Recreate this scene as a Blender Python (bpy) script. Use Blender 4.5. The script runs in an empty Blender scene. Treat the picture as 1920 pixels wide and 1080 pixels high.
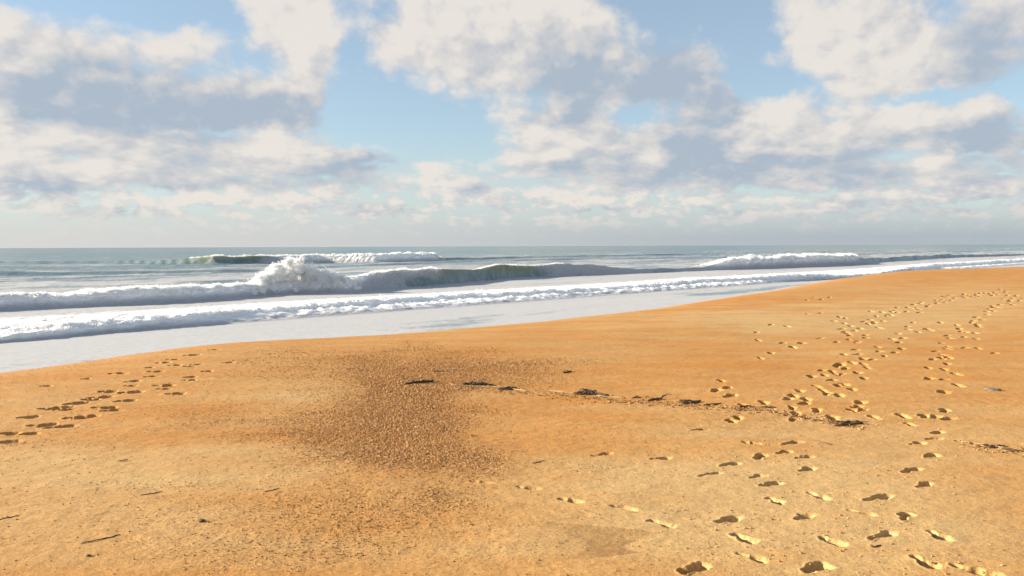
import bpy, math, random
import numpy as np
from mathutils import Matrix, Vector

# ------------------------------------------------------------------ scene, camera
sc = bpy.context.scene
COL = sc.collection
FPX = 1507.0                       # focal length in photograph pixels (1920 wide)
CAM_Z = 5.5                        # eye height above the sea
SAND_Z = 3.8                       # berm top
PITCH, ROLL = math.radians(2.98), math.radians(-0.209)
cam_d = bpy.data.cameras.new("camera")
cam = bpy.data.objects.new("camera", cam_d)
COL.objects.link(cam)
cam_d.sensor_width = 36.0
cam_d.lens = 36.0 * FPX / 1920.0
cam_d.clip_start = 0.05
cam_d.clip_end = 120000.0
RCAM = Matrix.Rotation(math.pi / 2 - PITCH, 3, 'X') @ Matrix.Rotation(ROLL, 3, 'Z')
cam.matrix_world = Matrix.Translation((0, 0, CAM_Z)) @ RCAM.to_4x4()
sc.camera = cam

sc.view_settings.view_transform = 'Standard'
sc.view_settings.look = 'None'
sc.view_settings.exposure = 1.5
sc.view_settings.gamma = 1.0
sc.view_settings.use_curve_mapping = False
sc.render.engine = 'CYCLES'
sc.cycles.max_bounces = 10
sc.cycles.diffuse_bounces = 7
sc.cycles.glossy_bounces = 3
sc.cycles.use_denoising = True

# ------------------------------------------------------------------ sun
SUN_AZ = math.radians(86)          # to the left of the view direction (+Y)
SUN_EL = math.radians(17.5)
sun_dir = Vector((-math.sin(SUN_AZ) * math.cos(SUN_EL), math.cos(SUN_AZ) * math.cos(SUN_EL), math.sin(SUN_EL)))
sd = bpy.data.lights.new("sun", 'SUN')
sd.energy = 5.0
sd.angle = math.radians(0.5)
sd.color = (1.0, 0.87, 0.68)
so_ = bpy.data.objects.new("sun", sd)
so_.rotation_euler = sun_dir.to_track_quat('Z', 'Y').to_euler()
so_.location = (-30, 10, 40)
COL.objects.link(so_)


# ------------------------------------------------------------------ node expression helper
class E:
    """A socket with arithmetic, for writing node trees as formulas."""
    def __init__(s, nt, sock): s.nt, s.s = nt, sock
    def _m(s, op, *a, clamp=False):
        n = s.nt.nodes.new('ShaderNodeMath'); n.operation = op; n.use_clamp = clamp
        for i, v in enumerate((s,) + a):
            if isinstance(v, E): s.nt.links.new(v.s, n.inputs[i])
            else: n.inputs[i].default_value = v
        return E(s.nt, n.outputs[0])
    def __add__(s, o): return s._m('ADD', o)
    __radd__ = __add__
    def __mul__(s, o): return s._m('MULTIPLY', o)
    __rmul__ = __mul__
    def __sub__(s, o): return s._m('SUBTRACT', o)
    def __rsub__(s, o): return (s * -1.0) + o
    def __truediv__(s, o): return s._m('DIVIDE', o)
    def max(s, o): return s._m('MAXIMUM', o)
    def min(s, o): return s._m('MINIMUM', o)
    def abs(s): return s._m('ABSOLUTE')
    def pow(s, o): return s._m('POWER', o)
    def clamp(s): return s._m('ADD', 0.0, clamp=True)
    def ss(s, a, b, lo=0.0, hi=1.0):
        n = s.nt.nodes.new('ShaderNodeMapRange'); n.interpolation_type = 'SMOOTHSTEP'
        s.nt.links.new(s.s, n.inputs[0])
        for i, v in enumerate((a, b, lo, hi)): n.inputs[i + 1].default_value = v
        return E(s.nt, n.outputs[0])


def vmath(nt, op, a, b=None, c=None, out=0):
    n = nt.nodes.new('ShaderNodeVectorMath'); n.operation = op
    for i, v in enumerate((a, b, c)):
        if v is None: continue
        if isinstance(v, E): nt.links.new(v.s, n.inputs[i])
        else: n.inputs[i].default_value = v
    return E(nt, n.outputs[out])


def comb(nt, x, y, z):
    n = nt.nodes.new('ShaderNodeCombineXYZ')
    for i, v in enumerate((x, y, z)):
        if isinstance(v, E): nt.links.new(v.s, n.inputs[i])
        else: n.inputs[i].default_value = v
    return E(nt, n.outputs[0])


def sep(nt, v):
    n = nt.nodes.new('ShaderNodeSeparateXYZ'); nt.links.new(v.s, n.inputs[0])
    return [E(nt, o) for o in n.outputs]


def noise(nt, vec, scale, detail=4, rough=0.55, dist=0.0, color=False, lac=2.0):
    n = nt.nodes.new('ShaderNodeTexNoise')
    nt.links.new(vec.s, n.inputs['Vector'])
    n.inputs['Scale'].default_value = scale
    n.inputs['Detail'].default_value = detail
    n.inputs['Roughness'].default_value = rough
    n.inputs['Lacunarity'].default_value = lac
    n.inputs['Distortion'].default_value = dist
    return E(nt, n.outputs['Color' if color else 'Fac'])


def mixc(nt, f, a, b, mode='MIX'):
    n = nt.nodes.new('ShaderNodeMix'); n.data_type = 'RGBA'; n.blend_type = mode
    ins = [n.inputs[0], n.inputs[6], n.inputs[7]]
    for sk, v in zip(ins, (f, a, b)):
        if isinstance(v, E): nt.links.new(v.s, sk)
        elif isinstance(v, (int, float)): sk.default_value = v
        else: sk.default_value = (*v, 1.0)
    return E(nt, n.outputs[2])


# ------------------------------------------------------------------ world: Nishita sky with a cumulus layer
world = bpy.data.worlds.new("World"); sc.world = world
world.use_nodes = True
world.cycles.sampling_method = 'MANUAL'
world.cycles.sample_map_resolution = 512
wt = world.node_tree
wt.nodes.clear()
SKY_STRENGTH = 0.061
W_out = wt.nodes.new('ShaderNodeOutputWorld')
W_bg = wt.nodes.new('ShaderNodeBackground'); W_bg.inputs[1].default_value = SKY_STRENGTH
wt.links.new(W_bg.outputs[0], W_out.inputs[0])
sky = wt.nodes.new('ShaderNodeTexSky'); sky.sky_type = 'NISHITA'; sky.sun_disc = False
sky.sun_elevation = SUN_EL
sky.sun_rotation = -SUN_AZ
sky.altitude = 10; sky.air_density = 1.0; sky.dust_density = 0.3; sky.ozone_density = 1.3
tc = wt.nodes.new('ShaderNodeTexCoord')
D = E(wt, tc.outputs['Generated'])
dx, dy, dz = sep(wt, D)
az = dx._m('ARCTAN2', dy)
el = dz._m('ARCSINE')
P0 = comb(wt, az, el, 0.0)

# clouds seen over this sea: centre x, centre y, half width, half height (thousandths of a radian), cover, greyness
def sky_pt(px, py):
    v = RCAM @ Vector(((px - 960) / FPX, -(py - 540) / FPX, -1.0)); v.normalize()
    return math.atan2(v.x, v.y), math.asin(v.z)
CLOUDS = [  # photo px cx, cy, rx, ry, cover, grey
    (60, 130, 170, 75, .55, .40), (260, 180, 230, 62, .60, .50), (480, 200, 150, 42, .62, .60), (150, 215, 260, 26, .30, .25),
    (330, 82, 95, 34, .45, -.55), (10, 60, 60, 60, .20, -.30),
    (130, 285, 210, 50, .55, -.25), (60, 345, 130, 24, .45, .55), (200, 325, 50, 32, .20, -.45),
    (360, 300, 130, 48, .45, .15), (530, 290, 80, 45, .50, -.40), (640, 310, 110, 42, .55, .35), (700, 300, 55, 18, .25, .50), (450, 345, 270, 12, .25, .25),
    (840, 335, 62, 32, .50, -.45), (895, 355, 40, 18, .40, .40),
    (180, 385, 120, 18, .35, -.15), (460, 375, 140, 18, .42, -.35), (640, 385, 150, 18, .35, .00),
    (500, 10, 85, 60, .50, -.30), (590, 110, 60, 75, .60, -.40), (560, 50, 60, 50, .30, -.35),
    (800, 50, 190, 75, .42, -.05), (960, 60, 220, 110, .55, -.25), (1090, 40, 90, 80, .30, -.20), (860, 140, 130, 35, .25, -.30),
    (1080, 140, 75, 60, .35, .85), (1050, 215, 100, 28, .40, .40),
    (1260, 120, 75, 60, .56, .85), (1350, 190, 65, 50, .50, .75), (1200, 165, 70, 25, .38, .40),
    (1540, 60, 150, 70, .55, -.30), (1650, 120, 130, 55, .60, -.40), (1720, 150, 80, 30, .3, -.25), (1850, 90, 75, 75, .48, .75), (1700, 20, 120, 50, .35, .05), (1895, 10, 80, 30, .35, -.25),
    (1050, 270, 150, 55, .50, -.10), (1080, 300, 130, 40, .30, .15), (1280, 270, 100, 50, .50, .60), (1230, 300, 45, 26, .35, -.45), (1480, 220, 110, 42, .55, -.35),
    (1600, 245, 90, 45, .42, .00), (1500, 290, 190, 35, .42, .10), (1720, 225, 50, 36, .38, -.40), (1840, 250, 140, 40, .48, .60), (1850, 200, 45, 26, .35, -.30),
    (1350, 320, 170, 40, .40, .45), (1600, 330, 170, 26, .45, .45), (1760, 320, 55, 32, .40, -.35), (1870, 330, 90, 26, .42, .35),
    (1110, 370, 110, 22, .42, -.20), (1290, 372, 60, 16, .35, -.35), (1500, 345, 50, 18, .2, -.40), (950, 375, 70, 20, .30, .10),
    (1480, 398, 200, 14, .40, -.05), (1750, 365, 150, 20, .40, .05), (1070, 412, 50, 7, .40, -.40),
    (95, 305, 45, 22, .25, -.30), (505, 283, 32, 26, .30, -.40), (640, 245, 26, 18, .30, -.30), (815, 335, 24, 24, .25, -.40), (270, 380, 30, 12, .25, -.35), (360, 368, 30, 13, .25, -.35), (440, 374, 34, 13, .25, -.40), (540, 374, 26, 12, .25, -.35), (612, 358, 26, 12, .28, -.30), (700, 392, 70, 12, .30, .30), (200, 398, 90, 10, .25, .25),
    (1065, 285, 45, 26, .25, -.35), (1225, 300, 30, 24, .28, -.45), (1395, 285, 36, 24, .28, -.40), (1475, 210, 46, 26, .25, -.35), (1662, 212, 22, 22, .28, -.40), (1700, 240, 20, 26, .25, -.35), (1840, 212, 34, 28, .28, -.35), (1745, 316, 34, 24, .28, -.45), (1500, 350, 26, 15, .28, -.35), (1560, 346, 26, 13, .25, -.30), (1030, 365, 28, 14, .28, -.40), (1120, 370, 26, 14, .25, -.35), (1182, 376, 26, 14, .28, -.40), (1450, 400, 40, 8, .28, -.30), (1530, 396, 30, 8, .28, -.30), (1665, 362, 40, 8, .28, -.30), (1340, 296, 40, 26, .30, .45), (1200, 345, 60, 16, .30, .30), (1560, 378, 90, 10, .30, .35), (1830, 275, 80, 16, .30, .40), (1100, 392, 120, 8, .28, .25), (1330, 395, 90, 8, .28, .25), (1800, 392, 90, 8, .28, .20),
    # open blue between them
    (655, 55, 34, 60, -.40, 0), (700, 10, 50, 25, -.3, 0), (230, 10, 210, 28, -.50, 0), (430, 55, 45, 55, -.30, 0), (740, 215, 130, 75, -.50, 0), (870, 270, 100, 45, -.42, 0), (650, 160, 40, 60, -.25, 0),
    (1250, 10, 110, 70, -.65, 0), (1400, 80, 55, 80, -.55, 0), (1480, 160, 100, 30, -.50, 0), (1190, 215, 50, 26, -.50, 0), (1130, 90, 30, 60, -.05, 0),
    (1790, 20, 40, 30, -.35, 0), (1900, 165, 60, 30, -.35, 0), (1730, 185, 110, 12, -.45, 0), (300, 240, 330, 9, -.35, 0), (1800, 290, 130, 9, -.35, 0), (1000, 205, 40, 20, -.2, 0),
]
def noise2(nt, vec, scale, detail, rough, color=False):
    e = noise(nt, vec, scale, detail, rough, color=color)
    e.s.node.noise_dimensions = '2D'
    return e
def puffs(nt, vec, scale, detail, rough):
    n = nt.nodes.new('ShaderNodeTexVoronoi'); n.voronoi_dimensions = '2D'; n.feature = 'SMOOTH_F1'; n.normalize = True
    nt.links.new(vec.s, n.inputs['Vector'])
    n.inputs['Scale'].default_value = scale; n.inputs['Detail'].default_value = detail
    n.inputs['Roughness'].default_value = rough; n.inputs['Smoothness'].default_value = 0.35; n.inputs['Randomness'].default_value = 1.0
    return 1.0 - E(nt, n.outputs['Distance'])
w1 = vmath(wt, 'SUBTRACT', noise2(wt, P0, 10.0, 2, 0.6, True), (.5, .5, .5))
w2 = vmath(wt, 'SUBTRACT', noise2(wt, P0, 45.0, 3, 0.6, True), (.5, .5, .5))
Pw = vmath(wt, 'MULTIPLY_ADD', w1, (.026, .014, 0), P0)
Pw = vmath(wt, 'MULTIPLY_ADD', w2, (.020, .014, 0), Pw)
cov = None; grey = None
for cx, cy, rx, ry, a, gr in CLOUDS:
    ca, ce = sky_pt(cx, cy)
    ra, re_ = rx / FPX * math.cos(ca) ** 2, ry / FPX
    q = vmath(wt, 'MULTIPLY_ADD', Pw, (1 / ra, 1 / re_, 0), (-ca / ra, -ce / re_, 0))
    turn = vmath(wt, 'DOT_PRODUCT', q, (0.42, -0.62, 0), out=1)          # away from the sun: right and underneath
    q = E(wt, vmath(wt, 'DOT_PRODUCT', q, q, out=1).s)
    n = wt.nodes.new('ShaderNodeMath'); n.operation = 'POWER'; n.inputs[0].default_value = 0.34
    wt.links.new(q.s, n.inputs[1]); ga = E(wt, n.outputs[0])
    cov = ga * a if cov is None else ga._m('MULTIPLY_ADD', a, cov)
    if a > 0:
        t_ = ga * turn * (1.5 * a); grey = t_ if grey is None else grey + t_
    if gr: grey = ga * gr if grey is None else ga._m('MULTIPLY_ADD', gr, grey)
low = el.ss(0.15, 0.02)
# the billows of the layer, read at a spot and a little towards the sun
g = bpy.data.node_groups.new("cloud_billows", 'ShaderNodeTree')
g.interface.new_socket("Vector", in_out='INPUT', socket_type='NodeSocketVector')
g.interface.new_socket("Field", in_out='OUTPUT', socket_type='NodeSocketFloat')
gi = g.nodes.new('NodeGroupInput'); go = g.nodes.new('NodeGroupOutput')
P = E(g, gi.outputs[0])
px_, py_, _z = sep(g, P)
pers = comb(g, px_, (py_.max(0.0) + 0.055)._m('LOGARITHM', math.e) * 0.36, 0.0)     # smaller towards the horizon
wp_ = vmath(g, 'SUBTRACT', noise2(g, pers, 30.0, 2, 0.6, True), (.5, .5, .5))
pers = vmath(g, 'MULTIPLY_ADD', wp_, (.020, .016, 0), pers)
bil = (noise2(g, pers, 13.0, 6, 0.56) - 0.5) * 1.0 + (puffs(g, pers, 22.0, 2.6, 0.55) - 0.62) * 0.95
plow = comb(g, px_ * 2.3, py_ * 4.6, 0.0)                                           # heaped rows far off
plow = vmath(g, 'MULTIPLY_ADD', wp_, (.030, .024, 0), plow)
bil2 = (noise2(g, plow, 13.0, 4, 0.56) - 0.5) * 0.9 + (puffs(g, plow, 20.0, 2.0, 0.55) - 0.62) * 1.1
lw = py_.ss(0.105, 0.045)
bil = bil * (1.0 - lw) + bil2 * lw
g.links.new(bil.s, go.inputs[0])
def billows(vec):
    n = wt.nodes.new('ShaderNodeGroup'); n.node_tree = g
    wt.links.new(vec.s, n.inputs[0])
    return E(wt, n.outputs[0])
b0 = billows(P0)
b1 = billows(vmath(wt, 'ADD', P0, (-.013, .010, 0)))
field = cov.min(0.80) * (1.0 - low * 0.30) + b0 * (low * 0.75 + 0.82)
alpha = field.ss(0.0, 0.52)
rim = (b1 - b0) * 0.85                                   # thicker towards the sun = turned away from it
shade = (grey * 0.62 + rim - b0 * 0.35 + field.ss(0.2, 1.1) * 0.16 + 0.27).clamp()
K = 10.0                     # cloud radiance in the same unit as the sky texture
lit_c = tuple(v * K * 0.485 for v in (1.0, 0.935, 0.865))
mid_c = tuple(v * K * 0.375 for v in (0.96, 0.96, 0.98))
drk_c = tuple(v * K * 0.285 for v in (0.85, 1.0, 1.19))
cc = mixc(wt, shade.ss(0.0, 0.5), lit_c, mid_c)
cc = mixc(wt, shade.ss(0.34, 0.85), cc, drk_c)
base = mixc(wt, 1.0, E(wt, sky.outputs[0]), (0.87, 0.97, 1.04), 'MULTIPLY')
base = mixc(wt, (el.ss(0.0, 0.16) * -0.44 + 0.80), base, tuple(v * K * 0.37 for v in (0.90, 1.0, 1.07)))      # thin high veil
skyc = mixc(wt, alpha * 0.95, base, cc)
# far cloud and sea air merge into a pale band above the horizon
hz = el.ss(-0.005, 0.062)
hazec = mixc(wt, az.ss(-0.6, 0.5), tuple(v * K * 0.395 for v in (1.0, 1.0, 0.97)), tuple(v * K * 0.285 for v in (0.88, 1.0, 1.08)))
skyc = mixc(wt, ((1.0 - hz).pow(1.3) * 1.15).min(0.97), skyc, hazec)
wt.links.new(skyc.s, W_bg.inputs[0])

# ------------------------------------------------------------------ numeric helpers
rng = np.random.default_rng(11)
_perm = np.random.default_rng(5).permutation(256)
_perm = np.concatenate([_perm, _perm])
_ga = np.random.default_rng(6).random(256) * 2 * np.pi
_gx, _gy = np.cos(_ga), np.sin(_ga)

def perlin(x, y):
    xi = np.floor(x).astype(np.int64); yi = np.floor(y).astype(np.int64)
    xf = x - xi; yf = y - yi
    xi &= 255; yi &= 255
    u = xf * xf * xf * (xf * (xf * 6 - 15) + 10); v = yf * yf * yf * (yf * (yf * 6 - 15) + 10)
    a = _perm[xi] + yi; b = _perm[(xi + 1) & 255] + yi
    def gd(h, ax, ay): return _gx[h] * ax + _gy[h] * ay
    n00 = gd(_perm[a & 511], xf, yf); n10 = gd(_perm[b & 511], xf - 1, yf)
    n01 = gd(_perm[(a + 1) & 511], xf, yf - 1); n11 = gd(_perm[(b + 1) & 511], xf - 1, yf - 1)
    x1 = n00 + u * (n10 - n00); x2 = n01 + u * (n11 - n01)
    return (x1 + v * (x2 - x1)) * 1.4

def fbm(x, y, o=4, r=0.5, off=0.0):
    t = 0; a = 1.0
    for i in range(o):
        t = t + a * perlin(x + off + 17.3 * i, y - off + 9.1 * i); x = x * 2.03; y = y * 2.03; a *= r
    return t

def billow(x, y, o=4, r=0.55):
    t = 0; a = 1.0
    for i in range(o):
        t = t + a * (1 - 2 * np.abs(perlin(x + 5.7 * i, y + 3.3 * i))) ; x = x * 2.07; y = y * 2.07; a *= r
    return t

def sstep(a, b, x):
    t = np.clip((x - a) / (b - a), 0, 1); return t * t * (3 - 2 * t)

SE = np.array([0.704, 0.710]); NE = np.array([-0.710, 0.704])   # along the shore / out to sea
def to_so(x, y): return x * SE[0] + y * SE[1], x * NE[0] + y * NE[1]
def to_xy(s, o): return s * SE[0] + o * NE[0], s * SE[1] + o * NE[1]

RC = np.array(RCAM)
def ground(px, py, z=SAND_Z):
    v = RC @ np.array([(px - 960) / FPX, -(py - 540) / FPX, -1.0])
    t = (z - CAM_Z) / v[2]
    return v[0] * t, v[1] * t
def project(x, y, z):
    p = np.stack([x, y, z - CAM_Z], -1) @ RC
    w = np.maximum(-p[..., 2], 1e-3)
    return 960 + FPX * p[..., 0] / w, 540 - FPX * p[..., 1] / w

def mesh_grid(name, co, ni, nj, facemask=None, attrs=None, mat=None, normals=None):
    """co: (ni*nj,3) grid; facemask (ni-1, nj-1) keeps faces."""
    ii, jj = np.meshgrid(np.arange(ni - 1), np.arange(nj - 1), indexing='ij')
    if facemask is not None:
        ii = ii[facemask]; jj = jj[facemask]
    ii = ii.ravel(); jj = jj.ravel()
    a = ii * nj + jj
    quads = np.stack([a, a + nj, a + nj + 1, a + 1], -1)
    used = np.unique(quads); remap = np.full(ni * nj, -1, np.int64); remap[used] = np.arange(len(used))
    quads = remap[quads]
    me = bpy.data.meshes.new(name)
    me.vertices.add(len(used)); me.vertices.foreach_set('co', co[used].astype(np.float32).ravel())
    nf = len(quads)
    me.loops.add(nf * 4); me.loops.foreach_set('vertex_index', quads.ravel().astype(np.int32))
    me.polygons.add(nf); me.polygons.foreach_set('loop_start', np.arange(0, nf * 4, 4, dtype=np.int32))
    me.update(calc_edges=True)
    me.polygons.foreach_set('use_smooth', np.ones(nf, bool))
    for k, v in (attrs or {}).items():
        at = me.attributes.new(k, 'FLOAT', 'POINT'); at.data.foreach_set('value', v[used].astype(np.float32))
    if normals is not None:
        me.normals_split_custom_set_from_vertices(normals[used].astype(np.float32).tolist())
    if mat: me.materials.append(mat)
    ob = bpy.data.objects.new(name, me); COL.objects.link(ob)
    return ob

def grid_normals(co, ni, nj):
    c = co.reshape(ni, nj, 3)
    n = np.cross(np.gradient(c, axis=0), np.gradient(c, axis=1)).reshape(-1, 3)
    n /= np.maximum(np.linalg.norm(n, axis=1, keepdims=True), 1e-9)
    n[n[:, 2] < 0] *= 1
    return n

def tag(o, label=None, cat=None, group=None, kind=None):
    if label: o['label'] = label
    if cat: o['category'] = cat
    if group: o['group'] = group
    if kind: o['kind'] = kind
    return o

# ------------------------------------------------------------------ materials
def new_mat(name):
    m = bpy.data.materials.new(name); m.use_nodes = True
    nt = m.node_tree; nt.nodes.clear()
    out = nt.nodes.new('ShaderNodeOutputMaterial')
    return m, nt, out
def attr(nt, name, kind='GEOMETRY'):
    n = nt.nodes.new('ShaderNodeAttribute'); n.attribute_name = name; n.attribute_type = kind
    return n
def principled(nt, **kw):
    n = nt.nodes.new('ShaderNodeBsdfPrincipled')
    for k, v in kw.items():
        s = n.inputs[k.replace('_', ' ')]
        if isinstance(v, E): nt.links.new(v.s, s)
        elif isinstance(v, tuple): s.default_value = (*v, 1.0) if len(v) == 3 else v
        else: s.default_value = v
    return n
def bump(nt, h, strength, dist, normal=None):
    n = nt.nodes.new('ShaderNodeBump'); n.inputs['Strength'].default_value = strength; n.inputs['Distance'].default_value = dist
    nt.links.new(h.s, n.inputs['Height'])
    if normal: nt.links.new(normal.s, n.inputs['Normal'])
    return E(nt, n.outputs[0])

ORANGE, PALE, RUST = (0.425, 0.194, 0.049), (0.470, 0.302, 0.130), (0.28, 0.130, 0.043)

def make_sand():
    m, nt, out = new_mat("sand")
    geo = nt.nodes.new('ShaderNodeNewGeometry'); pos = E(nt, geo.outputs['Position'])
    A = lambda n: E(nt, attr(nt, n).outputs['Fac'])
    pale, coarse, stain, wet = A('pale'), A('coarse'), A('stain'), A('wet')
    streak = vmath(nt, 'MULTIPLY', pos, (0.40, 1.7, 1.0))
    n1 = noise(nt, streak, 1.1, 6, 0.6)
    n2 = noise(nt, pos, 9.0, 5, 0.65)
    n3 = noise(nt, pos, 48.0, 3, 0.75)
    n4 = noise(nt, pos, 130.0, 2, 0.7)
    t = (pale + (n1 - 0.5) * 1.7 + (n2 - 0.5) * 0.35).clamp()
    c = mixc(nt, t, ORANGE, PALE)
    c = mixc(nt, stain * 0.70, c, (0.255, 0.125, 0.040))
    c = mixc(nt, (coarse * 0.20 + (n2 - .5) * 0.5 * coarse).clamp(), c, RUST)
    vo = nt.nodes.new('ShaderNodeTexVoronoi'); vo.inputs['Scale'].default_value = 70.0
    nt.links.new(pos.s, vo.inputs['Vector'])
    r, g_, b = sep(nt, E(nt, vo.outputs['Color']))
    speck = (n3 - 0.5) * 1.9 + (n4 - 0.5) * 1.7 + (r - 0.5) * (coarse * 0.75 + 0.10)
    val = (speck * (coarse * 0.8 + 0.55) + 1.0).max(0.25)
    dk = (noise(nt, pos, 33.0, 2, 0.6)).ss(0.66, 0.74) * (coarse * 0.5 + 0.22)
    val = val * (1.0 - dk) * (1.0 - wet * 0.55)
    vc = comb(nt, val, val, val)
    c = mixc(nt, 1.0, c, vc, 'MULTIPLY')
    h = n3 * 0.0045 + n4 * 0.0035 + n2 * 0.0035 + noise(nt, vmath(nt, 'MULTIPLY', pos, (0.8, 2.4, 1.0)), 5.0, 5, .62) * 0.0035 + n3 * coarse * 0.010
    nn = bump(nt, h, 0.75, 1.0)
    ro = wet * -0.65 + 0.95
    p = principled(nt, Base_Color=c, Roughness=ro, Normal=nn)
    p.inputs['Specular IOR Level'].default_value = 0.15
    nt.links.new(p.outputs[0], out.inputs[0])
    return m
M_sand = make_sand()

def make_water():
    m, nt, out = new_mat("sea_water")
    geo = nt.nodes.new('ShaderNodeNewGeometry'); pos = E(nt, geo.outputs['Position'])
    A = lambda n: E(nt, attr(nt, n).outputs['Fac'])
    foam, thin, churn = A('foam'), A('thin'), A('churn')
    # shore-aligned coordinates (rotated about z)
    s = vmath(nt, 'DOT_PRODUCT', pos, (SE[0], SE[1], 0), out=1); o = vmath(nt, 'DOT_PRODUCT', pos, (NE[0], NE[1], 0), out=1)
    s = E(nt, s.s); o = E(nt, o.s)
    px, py, pz = sep(nt, pos)
    so = comb(nt, s, o, pz)
    st = vmath(nt, 'MULTIPLY', so, (0.28, 1.0, 1.0))
    a = noise(nt, st, 0.22, 7, 0.62, 0.6)
    b = noise(nt, so, 1.3, 6, 0.65, 0.3)
    ff = (foam * 1.30 - 0.16 + (a - 0.5) * 1.5 + (b - 0.5) * 0.75).ss(0.28, 0.72)
    ff = ff * foam.ss(0.0, 0.06)
    face = noise(nt, vmath(nt, 'MULTIPLY', so, (1.5, 0.22, 0.35)), 0.9, 5, 0.65, 0.4)      # foam drawn up the wave faces in ribs
    ff = ff.max(A('rib') * face.ss(0.50, 0.68) * 0.70)
    # foam
    gl = noise(nt, so, 2.6, 6, 0.7)
    film = mixc(nt, (gl.ss(0.3, 0.62) * 0.5 + a * 0.5).clamp(), (0.335, 0.345, 0.365), (0.465, 0.465, 0.475))       # thin froth, water and sand show through
    thick = mixc(nt, (gl.ss(0.3, 0.62) * 0.7 + a * 0.3).clamp(), (0.76, 0.77, 0.78), (0.91, 0.905, 0.895))
    fc = mixc(nt, churn.ss(0.05, 0.75), film, thick)
    hb = noise(nt, so, 3.5, 6, 0.74) * (churn * 0.30 + 0.012)
    fp_ = principled(nt, Base_Color=fc, Roughness=0.9, Normal=bump(nt, hb, 0.9, 1.0))
    fp_.subsurface_method = 'BURLEY'
    fp_.inputs['Specular IOR Level'].default_value = 0.1
    nt.links.new(churn.ss(0.1, 0.6).s, fp_.inputs['Subsurface Weight'])
    fp_.inputs['Subsurface Radius'].default_value = (1.0, 1.0, 1.0); fp_.inputs['Subsurface Scale'].default_value = 0.8
    fm = fp_
    # water
    rip = noise(nt, vmath(nt, 'MULTIPLY', so, (0.5, 1.0, 1.0)), 0.55, 7, 0.62) * 0.35 + noise(nt, so, 2.2, 4, 0.6) * 0.05
    nn = bump(nt, rip, 0.8, 1.0)
    wc = mixc(nt, (a * 0.8 + o * -0.0010 + 0.1).clamp(), (0.088, 0.150, 0.165), (0.25, 0.29, 0.285))
    wc = mixc(nt, thin * 0.95, wc, (0.33, 0.39, 0.21))
    wp = principled(nt, Base_Color=wc, Roughness=0.22, IOR=1.33, Normal=nn)
    tr = nt.nodes.new('ShaderNodeBsdfTranslucent'); tr.inputs[0].default_value = (0.78, 0.84, 0.46, 1)
    wm = nt.nodes.new('ShaderNodeMixShader'); nt.links.new((thin * 0.55).s, wm.inputs[0])
    nt.links.new(wp.outputs[0], wm.inputs[1]); nt.links.new(tr.outputs[0], wm.inputs[2])
    mx = nt.nodes.new('ShaderNodeMixShader'); nt.links.new(ff.s, mx.inputs[0])
    nt.links.new(wm.outputs[0], mx.inputs[1]); nt.links.new(fm.outputs[0], mx.inputs[2])
    nt.links.new(mx.outputs[0], out.inputs[0])
    return m
M_water = make_water()

def make_spray():
    m, nt, out = new_mat("white_spray")
    d = nt.nodes.new('ShaderNodeBsdfDiffuse'); d.inputs[0].default_value = (0.95, 0.95, 0.94, 1)
    t = nt.nodes.new('ShaderNodeBsdfTranslucent'); t.inputs[0].default_value = (0.95, 0.95, 0.94, 1)
    x = nt.nodes.new('ShaderNodeMixShader'); x.inputs[0].default_value = 0.32
    nt.links.new(d.outputs[0], x.inputs[1]); nt.links.new(t.outputs[0], x.inputs[2]); nt.links.new(x.outputs[0], out.inputs[0])
    return m
M_spray = make_spray()

def simple_mat(name, c1, c2, scale, rough=0.85, stretch=(1, 1, 1)):
    m, nt, out = new_mat(name)
    tcn = nt.nodes.new('ShaderNodeTexCoord'); pos = vmath(nt, 'MULTIPLY', E(nt, tcn.outputs['Object']), stretch)
    n = noise(nt, pos, scale, 5, 0.6)
    c = mixc(nt, n.ss(0.3, 0.7), c1, c2)
    p = principled(nt, Base_Color=c, Roughness=rough, Normal=bump(nt, n, 0.6, 0.004))
    nt.links.new(p.outputs[0], out.inputs[0])
    return m
M_dark_wood = simple_mat("dark_driftwood", (0.025, 0.017, 0.012), (0.10, 0.065, 0.04), 40)
M_pale_reed = simple_mat("pale_reed", (0.30, 0.20, 0.095), (0.50, 0.37, 0.20), 50)
M_weed = simple_mat("dry_seaweed", (0.03, 0.02, 0.012), (0.14, 0.085, 0.045), 60)
M_stone = simple_mat("grey_stone", (0.10, 0.085, 0.07), (0.22, 0.17, 0.115), 30)

def make_pebble():
    m, nt, out = new_mat("pebble")
    a = attr(nt, 'tint', 'INSTANCER'); t = E(nt, a.outputs['Fac'])
    rp = nt.nodes.new('ShaderNodeValToRGB'); nt.links.new(t.s, rp.inputs[0])
    cr = rp.color_ramp
    cr.elements[0].position = 0.0; cr.elements[0].color = (0.10, 0.045, 0.016, 1)
    cr.elements[1].position = 1.0; cr.elements[1].color = (0.50, 0.320, 0.165, 1)
    for p, c in ((0.25, (0.24, 0.110, 0.036, 1)), (0.6, (0.33, 0.155, 0.052, 1)), (0.85, (0.42, 0.235, 0.095, 1))):
        e = cr.elements.new(p); e.color = c
    pr = principled(nt, Base_Color=E(nt, rp.outputs[0]), Roughness=0.9)
    pr.inputs['Specular IOR Level'].default_value = 0.12
    nt.links.new(pr.outputs[0], out.inputs[0])
    return m
M_pebble = make_pebble()

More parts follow.
